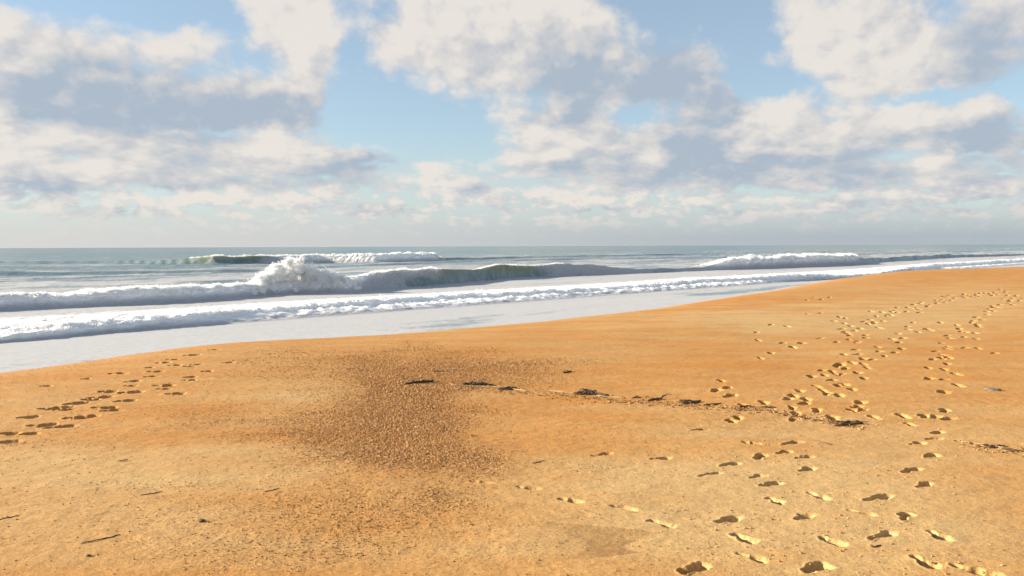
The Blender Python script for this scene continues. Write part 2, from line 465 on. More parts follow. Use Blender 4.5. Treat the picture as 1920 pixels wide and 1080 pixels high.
# ------------------------------------------------------------------ beach
_CS = np.arange(-60, 260, 0.5)
_CO = np.interp(_CS, [-20, 0, 3, 5, 6.7, 8.7, 12.7, 20, 32, 46, 58, 70, 90, 160], [13.5, 13.3, 13.3, 14.2, 14.9, 14.0, 13.2, 13.4, 15.4, 18.4, 20.2, 17.0, 14.5, 14])
_k = np.exp(-(np.arange(-8, 9) / 3.0) ** 2); _k /= _k.sum()
_CO = np.convolve(np.pad(_CO, 8, mode='edge'), _k, 'valid')
def berm(s, o):
    """Berm top, rounded crest at o = 13.5, steep face down to the swash."""
    crest = np.interp(s, _CS, _CO) + 0.15 * perlin(s * 0.21, s * 0 + 7.5)
    t = o - crest
    z = SAND_Z - 0.215 * 0.5 * (t + 0.35 + np.sqrt((t + 0.35) ** 2 + 0.9))     # soft hinge
    lower = 0.22 - (o - 33.0) * 0.075
    z = np.maximum(z, lower)
    z = z + 0.10 * np.exp(-((t + 2.5) / 3.0) ** 2) * 0.35
    inland = np.clip(-o - 6, 0, None)
    z = z + 3.0 * sstep(10, 60, inland) + 0.02 * np.minimum(inland, 50)
    return z

def undulate(x, y):
    r = np.sqrt(x * x + y * y)
    z = 0.030 * fbm(x * 0.16, y * 0.22, 3, 0.5, 2.2)
    z = z + 0.007 * fbm(x * 0.55, y * 1.1, 3, 0.5, 8.1)
    z = z + 0.0045 * fbm(x * 2.0, y * 5.5, 3, 0.55, 4.4) * np.clip(30 / (r + 5), 0, 1)
    return z

def base_z(x, y):
    s, o = to_so(x, y)
    return berm(s, o) + undulate(x, y) * sstep(34, 20, o)

def on_sand(px, py):
    z = SAND_Z
    for _ in range(8):
        x, y = ground(px, py, z)
        z = float(base_z(np.array([x]), np.array([y]))[0])
    return x, y, z

# footprints: heel px, toe px, depth, width
PRINTS = []
def fp(x0, y0, x1, y1, depth=0.045, w=1.0, crumb=0.3): PRINTS.append((x0, y0, x1, y1, depth, w, crumb))
NEAR = [  # seen well enough to give heel and toe
    (1618, 939, 1668, 929, .045, 1, .8), (1590, 956, 1638, 966, .022, .8, .4), (1690, 976, 1705, 962, .075, 1, .4), (1625, 1012, 1676, 998, .05, 1, .6),
    (1742, 996, 1770, 1010, .045, 1, .5), (1714, 1044, 1746, 1061, .05, 1, .5), (1536, 1006, 1578, 1022, .03, 1.1, 1), (1505, 1074, 1550, 1058, .05, 1.2, 1),
    (1792, 1060, 1832, 1072, .05, 1, .8), (1828, 1066, 1872, 1080, .04, 1, .8), (1692, 887, 1722, 878, .05, 1, .8), (1719, 915, 1744, 904, .05, 1, .4),
    (1735, 859, 1755, 851, .075, 1.1, .4), (1705, 834, 1732, 829, .065, 1.1, .3), (1750, 814, 1767, 809, .07, 1.1, .2), (1740, 824, 1760, 821, .04, 1, .2),
    (1512, 922, 1552, 936, .03, 1, 1), (1492, 975, 1522, 964, .035, 1.1, 1), (1500, 885, 1526, 876, .04, 1, .6), (1490, 860, 1526, 855, .04, .9, .4),
    (1108, 855, 1146, 849, .03, .8, .1), (1215, 862, 1256, 858, .045, .9, .1), (1292, 807, 1328, 805, .05, .9, .1), (1394, 829, 1424, 832, .05, .9, .1),
    (1348, 874, 1384, 868, .05, 1, .3), (1306, 894, 1350, 886, .035, .8, .3), (1424, 912, 1462, 904, .05, 1, .2), (1438, 932, 1464, 944, .045, 1, .2),
    (1336, 981, 1386, 969, .055, 1.05, .5), (1372, 1000, 1412, 1018, .06, 1.1, 1), (1380, 1037, 1438, 1053, .03, .75, .3), (1272, 1076, 1326, 1058, .055, 1.05, .3),
    (1212, 975, 1266, 988, .03, .75, .2), (1140, 947, 1192, 955, .022, .8, .2), (965, 912, 1010, 917, .022, .8, .1), (1042, 933, 1092, 942, .03, .8, .2), (875, 901, 925, 906, .014, .8, .1),
    (1466, 834, 1500, 827, .05, 1, .2), (1460, 850, 1478, 846, .045, .9, .2), (1404, 896, 1436, 890, .02, .9, .5), (1565, 796, 1600, 793, .04, 1, .8),
]
for a_ in NEAR: fp(*a_)
Z4 = [(690,548),(727,556),(700,628),(745,660),(752,700),(803,718),(790,768),(718,798),(808,797),(845,827),(683,860),(725,893),(775,852),(850,862),(875,885),(697,930),(808,920),(588,935),(634,970),(850,957),(540,1010),(727,997),(425,1040),(605,1058),(775,1032),(380,1075),(690,1072),
      (1070,485),(1070,518),(1030,540),(895,565),(955,620),(1140,612),(1148,632),(1180,585),(1080,658),(1045,697),(1080,718),(945,750),(950,778),(990,808),(905,833),(1055,785),(1098,760),(1295,636),(1265,628),(1215,650),
      (1220,517),(1280,475),(1430,437),(1525,420),(1635,400),(1810,405),(1780,430),(1830,440),(1690,495),(1600,550),(1567,585),(1485,628),(1430,690),(1405,672),(1365,722),(1415,748),(1325,777),(1385,802),(1308,832),(1405,860),(1385,898),(1470,928),(1380,965),(1480,1005),(1375,1048),(1615,758),(1720,790),
      (475,437),(515,420),(568,432),(620,418),(135,650),(230,600),(345,610),(475,527),(560,522),(150,702),(310,722),(435,722),(380,750),(165,822),(232,788),(1870,408),(560,690),
      (655,575),(720,590),(765,610),(795,640),(720,648),(1390,450),(1335,455),(1205,490),(1460,430),(1360,585),(1500,645),(1610,605),(1715,508),(980,575),(850,580),(1290,470),(1110,690)]
ZMORE = [(1352,714),(1362,727),(1342,732),(1433,755),(1488,787),(1613,755),(1605,763),(1615,769),(1532,769),(1485,765),(1492,775),(1770,770),(1693,780),(1733,781),(1752,782),(1778,785),(1705,795),(1640,783),(1600,770),(1560,783),(1425,856),(1506,757),(1478,748),(1368,742),(1395,760),(1372,790),(1382,783)]
pr = random.Random(4)
for _k in range(105):                                   # the two trails run on towards the far end of the beach
    t_ = pr.random() ** .7
    q_ = ((1500, 760), (1590, 650), (1640, 600), (1720, 570), (1800, 555), (1900, 545)) if _k % 3 else ((1700, 800), (1770, 700), (1800, 640), (1830, 600), (1880, 570), (1915, 556))
    f_ = t_ * 4.999; j_ = int(f_); f_ -= j_
    yy_ = q_[j_][1] * (1 - f_) + q_[j_ + 1][1] * f_
    ZMORE.append((q_[j_][0] * (1 - f_) + q_[j_ + 1][0] * f_ + pr.gauss(0, .09 * (yy_ - 455)), yy_ + pr.gauss(0, 3)))
for (u, v) in Z4: ZMORE.append((1380 + u / 3.552, 440 + v / 3.552))
TRAIL = [(x, y, 64 + pr.uniform(-28, 28)) for x, y in ZMORE]
LEFT = [(1075,678,1.5),(1200,648,1),(965,703,1),(915,720,1.2),(980,735,1),(870,770,1.1),(845,798,1),(660,780,1.3),(740,825,1.1),(727,850,.8),(598,882,1.1),(728,887,1.4),(700,936,1.2),(580,972,1.4),(620,990,1.1),(425,1030,1.6),(495,1022,1),(915,848,1.4),(918,868,.9),(980,895,1.2),(1275,720,.9),(1060,740,.9),(1100,730,.8),(1160,768,.7),(1065,800,.8),(1062,818,.8),(560,915,1.4),(500,928,1.1),(420,950,1.6),(350,970,1.1),(265,980,1.1),(355,985,1),(150,1028,1),(225,1072,1.4),(840,748,.6),(480,812,.5),(255,852,.5)]
def stamp(x, y, ang, L, W, depth, dz, X, Y, seed):
    """Presses one footprint into the height offsets dz of the ground points X, Y."""
    m = np.nonzero((np.abs(X - x) < 0.42) & (np.abs(Y - y) < 0.42))[0]
    if len(m) == 0: return
    ax, ay = math.cos(ang), math.sin(ang)
    gx = X[m] - x; gy = Y[m] - y
    gx = gx + 0.020 * perlin(X[m] * 12 + seed, Y[m] * 12) + 0.008 * perlin(X[m] * 34 + seed, Y[m] * 34); gy = gy + 0.020 * perlin(X[m] * 12, Y[m] * 12 + seed) + 0.008 * perlin(X[m] * 34, Y[m] * 34 + seed)
    hw = 0.55 + 0.45 * math.sin(seed * 12.9); bw = 0.6 + 0.4 * math.sin(seed * 7.3 + 1)      # weight on heel and ball differs from step to step
    aw = 0.35 + 0.3 * math.sin(seed * 3.1)
    a = (gx * ax + gy * ay) / (L / 0.28); b = (-gx * ay + gy * ax) / (W)
    heel = np.sqrt(((a + 0.085) / 0.058) ** 2 + (b / 0.040) ** 2)
    ball = np.sqrt(((a - 0.062) / 0.082) ** 2 + ((b - 0.006) / 0.055) ** 2)
    arch = np.sqrt((a / 0.12) ** 2 + (b / 0.034) ** 2)
    q = np.minimum(np.minimum(heel, ball), arch * 1.05)
    side = np.clip((gx * 0.93 - gy * 0.36) / 0.06, -1, 1) * 0.5 + 0.5
    lo = 0.82 - 0.80 * side; hi = 1.03 + 0.85 * side
    pl = np.maximum((0.5 + 0.6 * hw) * (1 - sstep(lo, hi, heel)), np.maximum((0.5 + 0.6 * bw) * (1 - sstep(lo, hi, ball)), aw * (1 - sstep(lo * .7, hi, arch))))
    rim = np.exp(-((q - 1.42) / 0.26) ** 2) * (0.6 + 0.4 * perlin(X[m] * 22, Y[m] * 22 + seed))
    tilt = 1 + 0.25 * np.clip(a / 0.14, -1, 1)
    rough = 0.22 * perlin(X[m] * 28, Y[m] * 40 + seed) * pl
    d = -depth * tilt * (pl + rough) + 0.10 * depth * rim
    dz[m] = np.where(d < 0, np.minimum(dz[m], d), dz[m] + d * (dz[m] > -0.01))

# polar sheet about the viewer's feet, finest where the ground is seen closest
th_f = np.linspace(-37, 37, 1180)
th = np.concatenate([np.linspace(-180, -95, 24), np.linspace(-90, -39, 40), th_f, np.linspace(39, 90, 40), np.linspace(95, 180, 24)])
th = np.radians(th)
hh = CAM_Z - SAND_Z
rows = []
yv = 1140.0
while yv > 494:
    rows.append(hh * FPX / (yv - 461.0))
    yv -= 0.80 if yv > 830 else (0.50 if yv > 560 else 0.8)
r_ = np.array(rows)
r_ = np.concatenate([[0.2, 0.8, 1.5, 2.2, 2.9, 3.3], r_, np.geomspace(r_[-1] * 1.012, 6000, 150)])
print("beach grid", len(th), len(r_))
TH, R = np.meshgrid(th, r_, indexing='ij')
# rows are straight across in the middle fan, circular elsewhere
Rr = R / np.maximum(np.cos(np.clip(TH, -0.66, 0.66)), 0.5)
X = (Rr * np.sin(TH)).ravel(); Y = (Rr * np.cos(TH)).ravel()
S_, O_ = to_so(X, Y)
Z = base_z(X, Y)
Zb = Z.copy()
near = np.nonzero((Y > 2.5) & (Y < 60) & (np.abs(TH.ravel()) < math.radians(38)))[0]
dzn = np.zeros(len(near)); Xn, Yn = X[near], Y[near]
CRUMBS = []
for i, (x0, y0, x1, y1, dp, w, cr) in enumerate(PRINTS):
    xa, ya, _ = on_sand(x0, y0); xb, yb, _ = on_sand(x1, y1)
    L = min(max(math.hypot(xb - xa, yb - ya) * 1.05, 0.19), 0.33)
    stamp((xa + xb) / 2, (ya + yb) / 2, math.atan2(yb - ya, xb - xa), L * 0.82, w * 0.58, dp * 1.2, dzn, Xn, Yn, i * 3.7)
    CRUMBS.append(((xa + xb) / 2, (ya + yb) / 2, cr))
for i, (px, py, a) in enumerate(TRAIL):
    x, y, _ = on_sand(px, py)
    far = y > 16
    stamp(x, y, math.radians(a), pr.uniform(.19, .25) * (1.05 if far else .85), pr.uniform(.62, .9), pr.uniform(.055, .095) * (1.15 if far else 1), dzn, Xn, Yn, 200 + i * 2.3)
    CRUMBS.append((x, y, .15))
for i, (u, v, w) in enumerate(LEFT):
    x, y, _ = on_sand(u / 3, 440 + v / 3)
    stamp(x, y, math.radians(pr.uniform(-5, 30)), .14 * min(w, 1.4) + .03, .58 + .26 * w, .06 + .025 * w, dzn, Xn, Yn, 500 + i * 1.9)
for (px, py, w) in ((110, 800, 1), (40, 814, 1.2), (3, 829, 1), (3, 813, .8)):
    x, y, _ = on_sand(px, py); stamp(x, y, math.radians(20), .24, .85, .065, dzn, Xn, Yn, px)
Z[near] += dzn
# fine lumpiness of the sand close by
lump = 0.0016 * fbm(Xn * 9, Yn * 9, 3, 0.6, 1.7) * np.clip(12 / (Yn + 2), 0, 1.2)
Z[near] += lump

# ground colour zones
PX, PY = project(X, Y, Zb)
PX = PX + 60 * fbm(X * 0.7, Y * 0.7, 3, .5, 3.3); PY = PY + 22 * fbm(X * 0.8, Y * 0.8, 3, .5, 6.6)
def zone(lst):
    t = np.zeros(len(X))
    for cx, cy, rx, ry, a in lst:
        t += a * np.exp(-((PX - cx) / rx) ** 2 - ((PY - cy) / ry) ** 2)
    return np.where(Y > 1.0, t, 0)
GRAVEL = [(520, 990, 380, 80, .13), (620, 700, 260, 60, .12), (640, 800, 150, 40, .25), (850, 690, 200, 40, .15), (400, 775, 200, 12, .06), (700, 840, 150, 42, .75), (780, 790, 105, 66, .7), (850, 855, 85, 28, .65), (770, 725, 120, 28, .4), (720, 690, 200, 28, .16), (900, 722, 130, 14, .35),
          (860, 930, 60, 25, .5), (700, 960, 200, 50, .35), (470, 780, 180, 12, .18), (500, 820, 90, 12, .3), (560, 1040, 250, 30, .22), (60, 835, 120, 12, .28), (1000, 690, 120, 20, .25), (250, 905, 150, 10, .15), (1100, 880, 60, 10, .25)]
PALEZ = [(1500, 980, 420, 130, .95), (1250, 900, 300, 40, .3), (300, 880, 330, 40, .65), (560, 885, 130, 16, .35), (560, 740, 130, 22, .55), (150, 960, 300, 60, .3), (1650, 600, 260, 36, .55), (1350, 600, 160, 14, .45), (1850, 560, 150, 20, .35), (1700, 800, 250, 40, .2), (400, 1000, 200, 30, .3),
         (1300, 700, 250, 40, -.25), (1000, 800, 160, 60, -.15), (1800, 650, 160, 30, -.25), (1300, 560, 300, 14, -.4), (100, 720, 200, 40, -.1), (1800, 515, 250, 14, -.3)]
coarse = np.clip(zone(GRAVEL), 0, 1)
pale = np.clip(0.34 + zone(PALEZ), 0, 1)
# a damp patch: sharp scalloped edge to the right, fading out to the left
PX0, PY0 = project(X, Y, Zb)
edge = np.interp(PY0, [975, 985, 992, 999, 1006, 1014, 1024, 1031, 1036, 1043, 1052, 1066], [1000, 1110, 1185, 1243, 1212, 1196, 1176, 1186, 1206, 1150, 1050, 960]) + 9 * fbm(X * 7, Y * 7, 3, .55, 9.9)
stain = sstep(0, 6, edge - PX0) * sstep(985, 1120, PX0) * (0.75 + 0.4 * fbm(X * 3, Y * 3, 3, .5, 2.7)) * (Y > 1)
stain = np.clip(stain, 0, 1)
wet = sstep(1.6, 0.7, Z) * sstep(14, 20, O_)
co = np.stack([X, Y, Z], -1)
beach = mesh_grid("beach", co, len(th), len(r_), attrs=dict(pale=pale, coarse=coarse, stain=stain, wet=wet), mat=M_sand)
# orient the faces upward
tag(beach, "orange sand beach marked with footprints", None, None, 'structure')
beach_pt = (X, Y, Z, coarse)

# ------------------------------------------------------------------ sea
def so_px(px, py, z=0.0):
    x, y = ground(px, py, z); return to_so(x, y)
class Line:
    """A wave crest: shoreward foot, height, foam cover and thin green water along the shore."""
    def __init__(s, pts, wf, wb, lean, jitter):
        q = sorted([(*so_px(p[0], p[1], 0.15), *p[2:]) for p in pts])
        s.q = np.array(q); s.wf, s.wb, s.lean, s.jit = wf, wb, lean, jitter
    def at(s, S):
        v = [np.interp(S, s.q[:, 0], s.q[:, i]) for i in range(1, 5)]
        return v
INNER = Line([(-300,592,.8,1,0),(0,578,.95,1,0),(200,570,1.0,1,0),(340,563,1.0,1,0),(480,552,.95,1,0),(560,547,1.2,1,0),(650,546,1.3,.95,0),(690,541,1.75,.74,.3),(760,536,2.1,.58,.65),(805,533,2.3,.50,.85),(850,529,2.0,.25,.5),(890,525,1.5,.1,.3),(930,522,2.1,.06,1.),(990,518,2.4,.15,1.),(1040,516,2.1,.66,.2),(1120,513,1.5,.66,0),(1200,511,.8,.6,0),(1320,506,.8,.6,0),(1360,504,1.7,.95,0),(1500,499,2.3,1,0),(1590,495,2.0,1,0),(1640,491,1.3,.3,0),(1760,484,1.5,.25,0),(1900,479,.8,.7,0),(2100,471,.6,.8,0)], 2.3, 5.5, 0.55, 0.5)
OUTER = Line([(-300,497,.9,0,0),(0,494,.8,0,.0),(200,493,.9,.0,.0),(330,494,1.5,.05,.25),(400,494,2.3,.30,.9),(470,493,2.4,.32,.9),(530,492,2.1,.7,.3),(600,491,1.9,.95,0),(700,491,2.0,1,0),(815,490,2.5,1,0),(835,489,1.2,.3,0),(1000,484,.8,.1,0),(1300,477,.8,.2,0),(1700,469,.8,.3,0)], 4.5, 9.0, 0.5, 1.2)
SWELL = Line([(-200,516,.6,.2,0),(0,515,.7,.15,0),(150,513,.45,.25,0),(300,511,.5,.2,0),(420,510,.75,.15,0),(500,507,.3,.15,0),(640,500,.5,.2,0),(900,490,.6,.2,0),(1300,484,.5,.3,0)], 4.0, 7.0, 0.3, 1.0)
FRONT = Line([(-200,652,.20,1,0),(0,637,.20,1,0),(500,592,.22,1,0),(820,566,.22,1,0),(1140,548,.26,1,0),(1320,533,.34,1,0),(1640,518,.55,1,0),(1760,503,.6,1,0),(2000,487,.6,1,0)], 0.9, 7.0, 0.35, 0.6)
LINES = [FRONT, INNER, SWELL, OUTER]

sv = [0.0]
while sv[-1] < 700: sv.append(sv[-1] + 0.0037 * math.hypot(sv[-1], 72))
while sv[-1] < 60000: sv.append(sv[-1] + 0.03 * sv[-1])
neg = [-0.35]
while neg[-1] > -60000: neg.append(neg[-1] - 0.05 * math.hypot(neg[-1], 30))
sv = np.array(neg[::-1] + sv)
ov = np.concatenate([np.arange(26, 52, 0.8), np.arange(52, 60, 0.16), np.arange(60, 80, 0.36), np.arange(80, 104, 0.19), np.arange(104, 210, 1.05), np.arange(210, 262, 0.36), np.geomspace(262.5, 900, 75), np.geomspace(920, 60000, 60)])
print("sea grid", len(sv), len(ov))
S, O = np.meshgrid(sv, ov, indexing='ij'); S = S.ravel(); O = O.ravel()

def sea_fields(S, O):
    z = np.full_like(S, 0.0); rib = np.zeros_like(S); foam = np.zeros_like(S); thin = np.zeros_like(S); churn = np.zeros_like(S); shift = np.zeros_like(S)
    dist = np.sqrt(S * S + O * O)
    fade = np.clip(900 / (dist + 1), 0, 1)
    # open-water chop and swell
    sw = fbm(S * 0.012, O * 0.035, 3, 0.55, 3.0) * 0.55 + fbm(S * 0.06, O * 0.14, 3, 0.6, 9.0) * 0.20 + fbm(S * 0.35, O * 0.6, 3, 0.6, 1.0) * 0.055
    z += sw * sstep(88, 120, O) * np.clip(2500 / (dist + 1), 0, 1)
    z += 0.012 * fbm(S * 0.3, O * 0.9, 3, .5, 2.) * sstep(60, 52, O)
    swash_rise = 0.22 * sstep(56, 34, O)
    z += swash_rise
    # foam cover
    edge_n = fbm(S * 0.04, O * 0.05, 4, 0.55, 5.0)
    sheet = 0.84 - 0.55 * sstep(-0.05, 0.55, fbm(S * 0.022, O * 0.11, 3, .5, 14.0)) * sstep(54, 48, O) * (0.25 + 0.75 * sstep(22, 45, S))
    foam += np.where(O < 58, sheet, 0)
    foam = np.maximum(foam, sstep(53, 56, O) * (0.92 - 0.22 * sstep(64, 84, O) + 0.2 * edge_n) * sstep(118, 86, O))
    mid = (0.58 + 0.34 * fbm(S * 0.015, O * 0.09, 4, .6, 21.)) * sstep(340, 110, O)
    foam = np.maximum(foam, np.where(O > 80, mid, 0))
    far_ = (0.33 + 0.32 * fbm(S * 0.008, O * 0.05, 4, .6, 33.)) * sstep(900, 240, O)
    foam = np.maximum(foam, np.where(O > 180, far_, 0))
    for k, ln in enumerate(LINES):
        oc, H, fo, gr = ln.at(S)
        oc = oc + ln.jit * (1.2 * perlin(S * 0.06 + k * 9, S * 0 + 2.5) + (0.15 if k == 3 else 0.5) * perlin(S * 0.3 + k * 5, S * 0 + 4.5) + (0.0 if k == 3 else 0.18) * perlin(S * 1.1, S * 0 + k))
        oc = oc + ln.wf * 0.5
        H = H * (1 + 0.22 * perlin(S * 0.11 + k * 3, S * 0 + 8.5) + 0.14 * fo * perlin(S * 0.5, S * 0 + k + .5))
        t = O - oc
        prof = np.where(t < 0, sstep(-ln.wf, 0, t), np.exp(-(t / ln.wb) ** 2 * 0.9) * 0.92 + 0.08 * np.exp(-np.abs(t) / (3 * ln.wb)))
        dz = H * prof
        z = np.maximum(z, 0) * (1 - 0.6 * prof) + dz + np.minimum(z, 0) * (1 - prof) if k != 0 else z + dz
        shift -= ln.lean * H * prof ** 2 * (0.4 + 0.6 * np.clip(1 - fo, 0, 1))
        rib = np.maximum(rib, sstep(-ln.wf * 1.3, -ln.wf * .9, t) * np.exp(-np.clip(t, 0, None) / 1.5) * np.clip(H - .9, 0, 1) * (k in (1, 3)))
        # broken water: lumps
        brk = prof * sstep(0.55, 0.95, fo)
        lum = billow(S * 0.38, O * 0.5, 4, 0.62) * 0.20 + billow(S * 1.7 + 3, O * 2.0, 2, 0.6) * 0.07
        z += lum * brk * np.clip(H, .5, 2) * 0.85 * np.where(k == 3, 1.1, 1)
        shift -= brk * np.clip(H, .25, 2) ** .7 * (0.42 * billow(S * 0.42 + 7, O * 0.9 + z * 0.5, 3, 0.6) + 0.20 * billow(S * 1.3, O * 1.6 + 4, 2, .6)) * sstep(ln.wb, 0, t)
        churn = np.maximum(churn, brk)
        body = np.where(t < 0, sstep(-ln.wf * 1.25, -ln.wf * 0.75, t), np.exp(-np.clip(t, 0, None) / (ln.wb * 1.6)))
        f_here = fo * (0.95 + 0.25 * (1 - np.abs(t) / ln.wf).clip(0, 1))
        foam = np.where((t < 0) & (t > -ln.wf * 1.05), np.maximum(foam * (1 - sstep(-ln.wf, -ln.wf * .7, t)), f_here), np.maximum(foam, fo * body))
        crest = np.exp(-(t / (ln.wf * 0.20)) ** 2)
        foam = np.maximum(foam, crest * np.clip(gr * 1.2, 0, 1) * (0.45 + 0.45 * perlin(S * (0.07 if k == 3 else 0.22) + k, S * 0 + 1.5)))
        thin = np.maximum(thin, gr * sstep(-ln.wf * 0.75, -ln.wf * 0.02, t) * np.exp(-(np.clip(t, 0, None) / (0.75 * ln.wb)) ** 2))
    # the bore behind the front stays rough
    bore = sstep(54.5, 57, O) * sstep(84, 60, O)
    z += bore * (billow(S * 1.9, O * 2.2, 3, .62) * 0.09 * sstep(86, 64, O) + 0.05 * sstep(80, 60, O) + billow(S * 0.5, O * 0.62, 5, 0.66) * 0.16 * sstep(86, 62, O) + 0.012 * fbm(S * 2.2, O * 2.6, 2, .5))
    churn = np.maximum(churn, bore * 0.8 * sstep(82, 60, O))
    return z, np.clip(foam, 0, 1.1), np.clip(thin, 0, 1), churn, shift, rib
zz, foam, thin, churn, shift, rib = sea_fields(S, O)
Xs, Ys = to_xy(S, O + shift)
seaco = np.stack([Xs, Ys, zz], -1)
seanor = grid_normals(seaco, len(sv), len(ov))
if np.mean(seanor[:, 2]) < 0: seanor = -seanor
A_ = dict(foam=foam, thin=thin, churn=churn, rib=rib)
# each breaking wave is cut from the sheet as an object of its own
cs = (sv[:-1] + sv[1:]) / 2; cob = (ov[:-1] + ov[1:]) / 2
CS, CO = np.meshgrid(cs, cob, indexing='ij')
owner = np.zeros(CS.shape, int)
def srange(line, px0, px1):
    def f(px):
        q = line.q; xs, ys = to_xy(q[:, 0], q[:, 1]); pxs, _ = project(xs, ys, ys * 0)
        return float(np.interp(px, pxs, q[:, 0]))
    return f(px0), f(px1)
WAVES = [
    (FRONT, -190, 1990, -1.2, 4.2, "low wall of white foam rushing up the beach, nearest wave to the sand"),
    (INNER, -290, 488, -1.5, 5.0, "foaming white roller on the far left, running into the tall splash"),
    (INNER, 488, 668, -1.5, 5.0, "collapsing wave under the tall burst of white spray"),
    (INNER, 668, 872, -1.2, 5.5, "steep streaked wave curling just past the tall splash, white feather on its crest"),
    (INNER, 872, 1200, -1.2, 5.5, "smooth olive green wave rising between the streaked curl and the distant white breaker"),
    (INNER, 1325, 1620, -1.3, 6.0, "distant white breaker above the point where the beach narrows"),
    (OUTER, 325, 524, -1.5, 9.0, "far green wave with a sunlit thin crest, behind the left roller"),
    (OUTER, 524, 838, -1.5, 9.0, "far breaker topped by a long even line of white foam, close under the horizon"),
]
for i, (ln, p0, p1, a, b, lab) in enumerate(WAVES):
    s0, s1 = srange(ln, p0, p1)
    oc = np.interp(CS, ln.q[:, 0], ln.q[:, 1]) + ln.wf * 0.5
    m = (CS >= s0) & (CS < s1) & (CO > oc - ln.wf + a) & (CO < oc + b)
    owner[m & (owner == 0)] = i + 1
sea = mesh_grid("sea", seaco, len(sv), len(ov), owner == 0, A_, M_water, seanor)
tag(sea, "grey green sea streaked with foam", None, None, 'structure')
WOBJ = []
for i, w in enumerate(WAVES):
    o = mesh_grid("breaking_wave", seaco, len(sv), len(ov), owner == i + 1, A_, M_water, seanor)
    tag(o, w[5], "wave", "waves breaking along the beach")
    WOBJ.append(o)

# ---- spray and froth: real droplets as spheres
def pointcloud_group():
    ng = bpy.data.node_groups.new("droplets", 'GeometryNodeTree')
    ng.interface.new_socket("Geometry", in_out='INPUT', socket_type='NodeSocketGeometry')
    ng.interface.new_socket("Geometry", in_out='OUTPUT', socket_type='NodeSocketGeometry')
    i = ng.nodes.new('NodeGroupInput'); o = ng.nodes.new('NodeGroupOutput')
    mp = ng.nodes.new('GeometryNodeMeshToPoints'); na = ng.nodes.new('GeometryNodeInputNamedAttribute')
    na.data_type = 'FLOAT'; na.inputs[0].default_value = 'rad'
    sm = ng.nodes.new('GeometryNodeSetMaterial'); sm.inputs['Material'].default_value = M_spray
    ng.links.new(i.outputs[0], mp.inputs['Mesh']); ng.links.new(na.outputs[0], mp.inputs['Radius'])
    ng.links.new(mp.outputs[0], sm.inputs[0]); ng.links.new(sm.outputs[0], o.inputs[0])
    return ng
NG_DROPS = pointcloud_group()
def droplets(name, pts, rad, parent=None):
    me = bpy.data.meshes.new(name); me.vertices.add(len(pts)); me.vertices.foreach_set('co', np.asarray(pts, np.float32).ravel())
    at = me.attributes.new('rad', 'FLOAT', 'POINT'); at.data.foreach_set('value', np.asarray(rad, np.float32))
    me.materials.append(M_spray)
    ob = bpy.data.objects.new(name, me); COL.objects.link(ob)
    md = ob.modifiers.new("droplets", 'NODES'); md.node_group = NG_DROPS
    if parent: ob.parent = parent
    ob['kind'] = 'stuff'
    return ob

def crest_spray(line, p0, p1, n, hgt, depth, rmin, rmax, dense=None):
    s0, s1 = srange(line, p0, p1)
    s = rng.uniform(s0, s1, n)
    k = 0.5 + 0.5 * perlin(s * 0.35, s * 0 + 3.3) + 0.4 * perlin(s * 1.3, s * 0 + 6.1)
    keep = rng.random(n) < np.clip(k, 0.05, 1); s = s[keep]; n = len(s)
    oc = np.interp(s, line.q[:, 0], line.q[:, 1]) + line.wf * 0.5
    t = np.maximum(rng.normal(0.1, 1.0, n) * depth, -0.28 * line.wf)
    z, _f, _t, _c, sh, _r = sea_fields(s, oc + t)
    up = hgt * rng.random(n) ** 2.2 * np.clip(k[keep], 0.2, 1.3)
    x, y = to_xy(s, oc + t + sh)
    r = rmin + (rmax - rmin) * rng.random(n) ** 2 * np.clip(1 - up / (hgt + .01), .15, 1)
    return np.stack([x, y, z - r * .4 + up], -1), r

def put(i, parts):
    P_ = np.concatenate([p[0] for p in parts]); r_ = np.concatenate([p[1] for p in parts])
    droplets("spray", P_, r_, WOBJ[i])
put(0, [crest_spray(FRONT, -150, 700, 60000, .16, 0.8, .012, .05), crest_spray(FRONT, 700, 1700, 50000, .25, 1.2, .02, .07)])
put(1, [crest_spray(INNER, -250, 495, 100000, .45, 1.1, .012, .06), crest_spray(INNER, 300, 490, 15000, .7, .7, .012, .05)])
put(3, [crest_spray(INNER, 700, 830, 20000, .5, 0.30, .010, .035)])
put(4, [crest_spray(INNER, 900, 1060, 12000, .3, 0.30, .010, .035)])
put(5, [crest_spray(INNER, 1335, 1605, 50000, .7, 1.0, .02, .09)])
put(6, [crest_spray(OUTER, 360, 526, 30000, .9, 0.5, .015, .05)])
put(7, [crest_spray(OUTER, 524, 832, 50000, .6, 1.2, .02, .11)])
